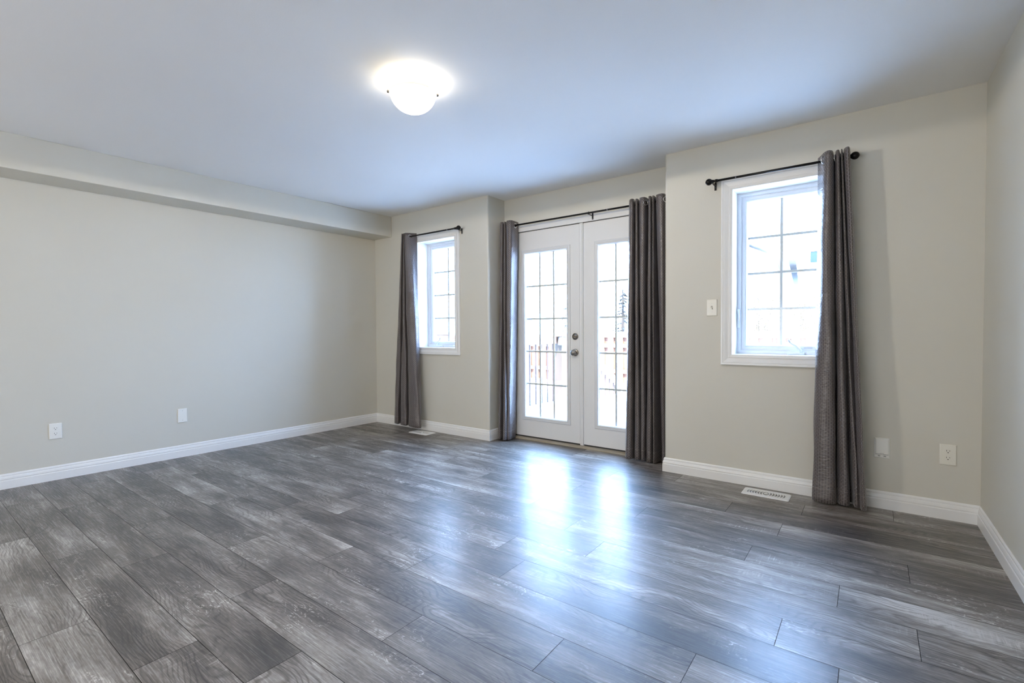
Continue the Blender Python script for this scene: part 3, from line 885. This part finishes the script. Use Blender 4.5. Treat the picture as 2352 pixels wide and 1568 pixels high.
# stair rail going down from the deck
sr = empty('stair_railing', (-4.2, 8.4, -.15), 'sloping cedar stair handrail seen through the right door', 'railing')
def sxy(t): return (-4.0+(-4.05+4.0)*t, 7.05+(8.85-7.05)*t)
b = MB()
P = []
for t, zt in ((0, 1.02), (1, .13)):
    x, y = sxy(t)
    P.append([(x-.05, y, zt-.14), (x+.05, y, zt-.14), (x+.05, y, zt), (x-.05, y, zt)])
b.rings(P, True, True, 0, False); b.build('handrail', M_CEDAR, sr)
for k in range(9):
    t = .08+k*.105; x, y = sxy(t); zt = 1.02+(.13-1.02)*t-.12
    b = MB(); b.box(x-.010, x+.010, y-.010, y+.010, -.2, zt); b.build('baluster', M_CEDARD, sr)
x, y = sxy(1.0)
b = MB(); b.box(x-.06, x+.06, y-.03, y+.09, -.25, .12); b.build('newel_post', M_CEDARM, sr)

def fence(name, y, x0, x1, ztop, label):
    r = empty(name, ((x0+x1)/2, y, -.2), label, 'fence')
    pitch = .243; nb = int((x1-x0)/pitch)
    for k in range(nb):
        x = x0+k*pitch
        h_ = ztop - (.0 if k % 3 else .012)
        b = MB(); b.box(x, x+.145, y, y+.018, -.3, h_); b.build('picket', M_CEDAR, r)
    b = MB(); b.box(x0, x1, y+.060, y+.078, -.3, ztop-.02); b.build('back_boards', M_FENCEB, r)
    for z in (ztop-.06, ztop-.30, .1):
        b = MB(); b.box(x0, x1, y-.02, y+.04, z-.045, z+.045); b.build('rail', M_CEDAR, r)
    b = MB(); b.box(x0, x1, y-.03, y+.08, ztop, ztop+.03); b.build('cap_snow', M_SNOW, r)
    return r
fence('picket_fence', 10.75, -8.3, 1.6, 1.02, 'cedar shadowbox fence at the back of the snowy yard')
r = empty('side_fence', (-8.45, 8.5, -.2), 'solid cedar side fence seen through the far small window', 'fence')
for k in range(14):
    y = 5.0+k*.40
    b = MB(); b.box(-8.47, -8.45, y, y+.39, -.3, .99); b.build('board', M_CEDAR, r)
b = MB(); b.box(-8.50, -8.40, 5.0, 10.6, .985, 1.01); b.build('top_rail', M_CEDARD, r)
b = MB(); b.box(-8.55, -8.38, 5.0, 10.6, 1.01, 1.07); b.build('cap_snow', M_SNOW, r)

# trees and shrubs
M_NEEDLE = mat('spruce_needles', (.016, .021, .022), .8)
M_BARK = mat('bark', (.018, .014, .012), .9)
M_TWIG = mat('dry_twigs', (.045, .032, .021), .9)
M_DRYLEAF = mat('dry_leaves', (.12, .09, .035), .8)
def spruce(x, y, z0, h_, rad, label, seed):
    rn = random.Random(seed)
    t = empty('spruce_tree', (x, y, z0), label, 'tree')
    b = MB(); b.tube([(x, y, z0), (x, y, z0+h_*.5), (x, y, z0+h_)], [.10, .06, .012], 8); b.build('trunk', M_BARK, t)
    b = MB()
    for k in range(130):
        q = rn.random()**1.2
        zz = z0+.25+q*(h_-.35); rl_ = rad*(1-q)*rn.uniform(.65, 1.05)+.06
        a = rn.uniform(0, 6.283); dx, dy = math.cos(a), math.sin(a)
        tip = (x+dx*rl_, y+dy*rl_, zz-rl_*.25+rn.uniform(-.05, .08))
        b.tube([(x, y, zz), (x+dx*rl_*.5, y+dy*rl_*.5, zz-rl_*.06), tip], [.014, .010, .003], 5)
        for m_ in range(14):
            s = rn.uniform(.2, 1); px, py, pz = x+dx*rl_*s, y+dy*rl_*s, zz-rl_*.25*s*s
            a2 = a+rn.choice((-1, 1))*rn.uniform(.5, 1.1); l2 = rn.uniform(.08, .20)*(1.15-s*.5)
            e = (px+math.cos(a2)*l2, py+math.sin(a2)*l2, pz-rn.uniform(-.01, .07))
            d = Vector(e)-Vector((px, py, pz)); sd = d.cross(Vector((0, 0, 1))).normalized()*.020
            b.quad((px-sd.x*.4, py-sd.y*.4, pz), (px+sd.x, py+sd.y, pz-.012), e, (px-sd.x, py-sd.y, pz-.012))
    b.build('branches', M_NEEDLE, t, recalc=False)
spruce(-7.75, 13.6, -.5, 3.3, .85, 'dark spruce tree behind the fence, seen through the left door', 5)
spruce(-6.45, 14.6, -.5, 3.0, .85, 'dark spruce tree behind the fence, seen through the right door', 9)
def shrub(x, y, z0, h_, rad, seed, label):
    rn = random.Random(seed)
    t = empty('bare_shrub', (x, y, z0), label, 'shrub', 'bare shrubs behind the fence')
    b = MB(); lf = MB()
    for k in range(46):
        a = rn.uniform(0, 6.283); r0 = rn.uniform(0, .2); rr = rn.uniform(.3, 1)*rad; hh = h_*rn.uniform(.55, 1)
        p0 = (x+r0*math.cos(a), y+r0*math.sin(a), z0); p1 = (x+rr*.45*math.cos(a), y+rr*.45*math.sin(a), z0+hh*.55)
        p2 = (x+rr*math.cos(a+.2), y+rr*math.sin(a+.2), z0+hh)
        b.tube([p0, p1, p2], [.010, .007, .003], 5)
        for m_ in range(9):
            s = rn.uniform(.35, 1); q = Vector(p1).lerp(Vector(p2), s)
            e = q+Vector((rn.uniform(-.16, .16), rn.uniform(-.16, .16), rn.uniform(.02, .18)))
            b.tube([q, e], [.004, .0015], 4)
            for l_ in range(3):
                c = q.lerp(e, rn.random())+Vector((rn.uniform(-.03, .03),)*3)
                d = Vector((rn.uniform(-1, 1), rn.uniform(-1, 1), rn.uniform(-1, 1))).normalized()*.022; s2 = d.cross(Vector((.3, .5, .8))).normalized()*.012
                lf.quad(c-d, c+s2, c+d, c-s2)
    b.build('twigs', M_TWIG, t, recalc=False); lf.build('leaves', M_DRYLEAF, t, recalc=False)
for i, (x, h_) in enumerate(((-3.05, 2.2), (-2.05, 2.5), (-1.05, 2.1))):
    shrub(x, 12.0+.5*(i % 2), -.3, h_, .50, 20+i, ['tan leafless shrub at the left of the right window view', 'tallest leafless shrub in the middle of the right window view', 'tan leafless shrub at the right of the right window view'][i])

# neighbouring houses far behind
M_SIDING = mat('pale_siding', (.62, .60, .58), .8)
M_ROOF = mat('snowy_shingles', (.55, .57, .62), .9)
M_HGLASS = mat('dark_house_glass', (.022, .035, .05), .6, 0, 0.0)
def house(name, x0, x1, y0, y1, zw, zr, wins, label, over=.35):
    r = empty(name, ((x0+x1)/2, (y0+y1)/2, -.6), label, 'house')
    b = MB(); b.prism([(x0, -.6), (x1, -.6), (x1, zw), ((x0+x1)/2, zr), (x0, zw)], y0, y1)
    b.v = [(x, z, y) for x, y, z in b.v]
    b.build('walls', M_SIDING, r)
    xm = (x0+x1)/2; k = (zr-zw)/(xm-x0)
    for s, xa in ((-1, x0-over), (1, x1+over)):
        b = MB(); za = zw-over*k
        P = [[(xm, y, zr+.12), (xa, y, za+.12), (xa, y, za), (xm, y, zr)] for y in (y0-.35, y1+.3)]
        b.rings(P, True, True, 0, False); b.build('roof_slope', M_ROOF, r)
    for (wx, wz, ww, wh) in wins:
        b = MB(); b.frame_xz(wx-ww, wx+ww, wz-wh, wz+wh, y0, rect(0, .09, 0, .04)); f_ = b.build('window', M_TRIM, r)
        b = MB(); b.box(wx-ww, wx+ww, y0-.012, y0-.002, wz-wh, wz+wh); b.build('pane', M_HGLASS, f_)
    b = MB(); b.box(x1-.12, x1, y0-.02, y0, -.6, zw); b.build('corner_board', M_TRIM, r)
    return r
house('neighbour_house', -2.0, 5.4, 20.0, 27.0, 4.9, 7.2, [(-1.62, 3.62, .14, .20), (1.2, 3.7, .5, .5)], 'house with a blue upstairs window beyond the fence')
hr = empty('neighbour_house', (-6.5, 23, -.6), 'white house with a long grey eave beyond the fence, left of its neighbour', 'house')
foot = [(-9.8, 17.3), (-2.6, 18.0), (-3.8, 30.0), (-11.0, 29.3)]
b = MB(); b.prism(foot, -.6, 3.5); b.build('walls', M_SIDING, hr)
fr_, bk_ = (-6.2, 17.65), (-7.4, 29.65)
b = MB()
b.rings([[(-2.15, 18.06, 3.62), (fr_[0], fr_[1]+.02, 5.6), (fr_[0], fr_[1]+.02, 5.4), (-2.15, 18.06, 3.44)], [(-3.35, 30.2, 3.62), (bk_[0], bk_[1]+.2, 5.6), (bk_[0], bk_[1]+.2, 5.4), (-3.35, 30.2, 3.44)]], True, True, 0, False)
b.build('roof_slope', M_SNOW, hr)
b = MB()
b.rings([[(-10.25, 17.1, 3.62), (fr_[0], fr_[1]+.02, 5.6), (fr_[0], fr_[1]+.02, 5.4), (-10.25, 17.1, 3.44)], [(-11.45, 29.4, 3.62), (bk_[0], bk_[1]+.2, 5.6), (bk_[0], bk_[1]+.2, 5.4), (-11.45, 29.4, 3.44)]], True, True, 0, False)
b.build('roof_slope', M_SNOW, hr)
b = MB(); b.rings([[(-9.8, 17.3, 3.5), (-2.6, 18.0, 3.5), (fr_[0], fr_[1], 5.3)], [(-9.85, 17.7, 3.5), (-2.65, 18.4, 3.5), (fr_[0]-.05, fr_[1]+.4, 5.3)]], True, True, 0, False)
b.build('gable', M_SIDING, hr)
b = MB(); b.prism([(-2.20, 17.85), (-2.0, 17.9), (-3.2, 30.2), (-3.4, 30.15)], 3.42, 3.60); b.build('eave_gutter', mat('grey_gutter', (.030, .032, .037), .9), hr)
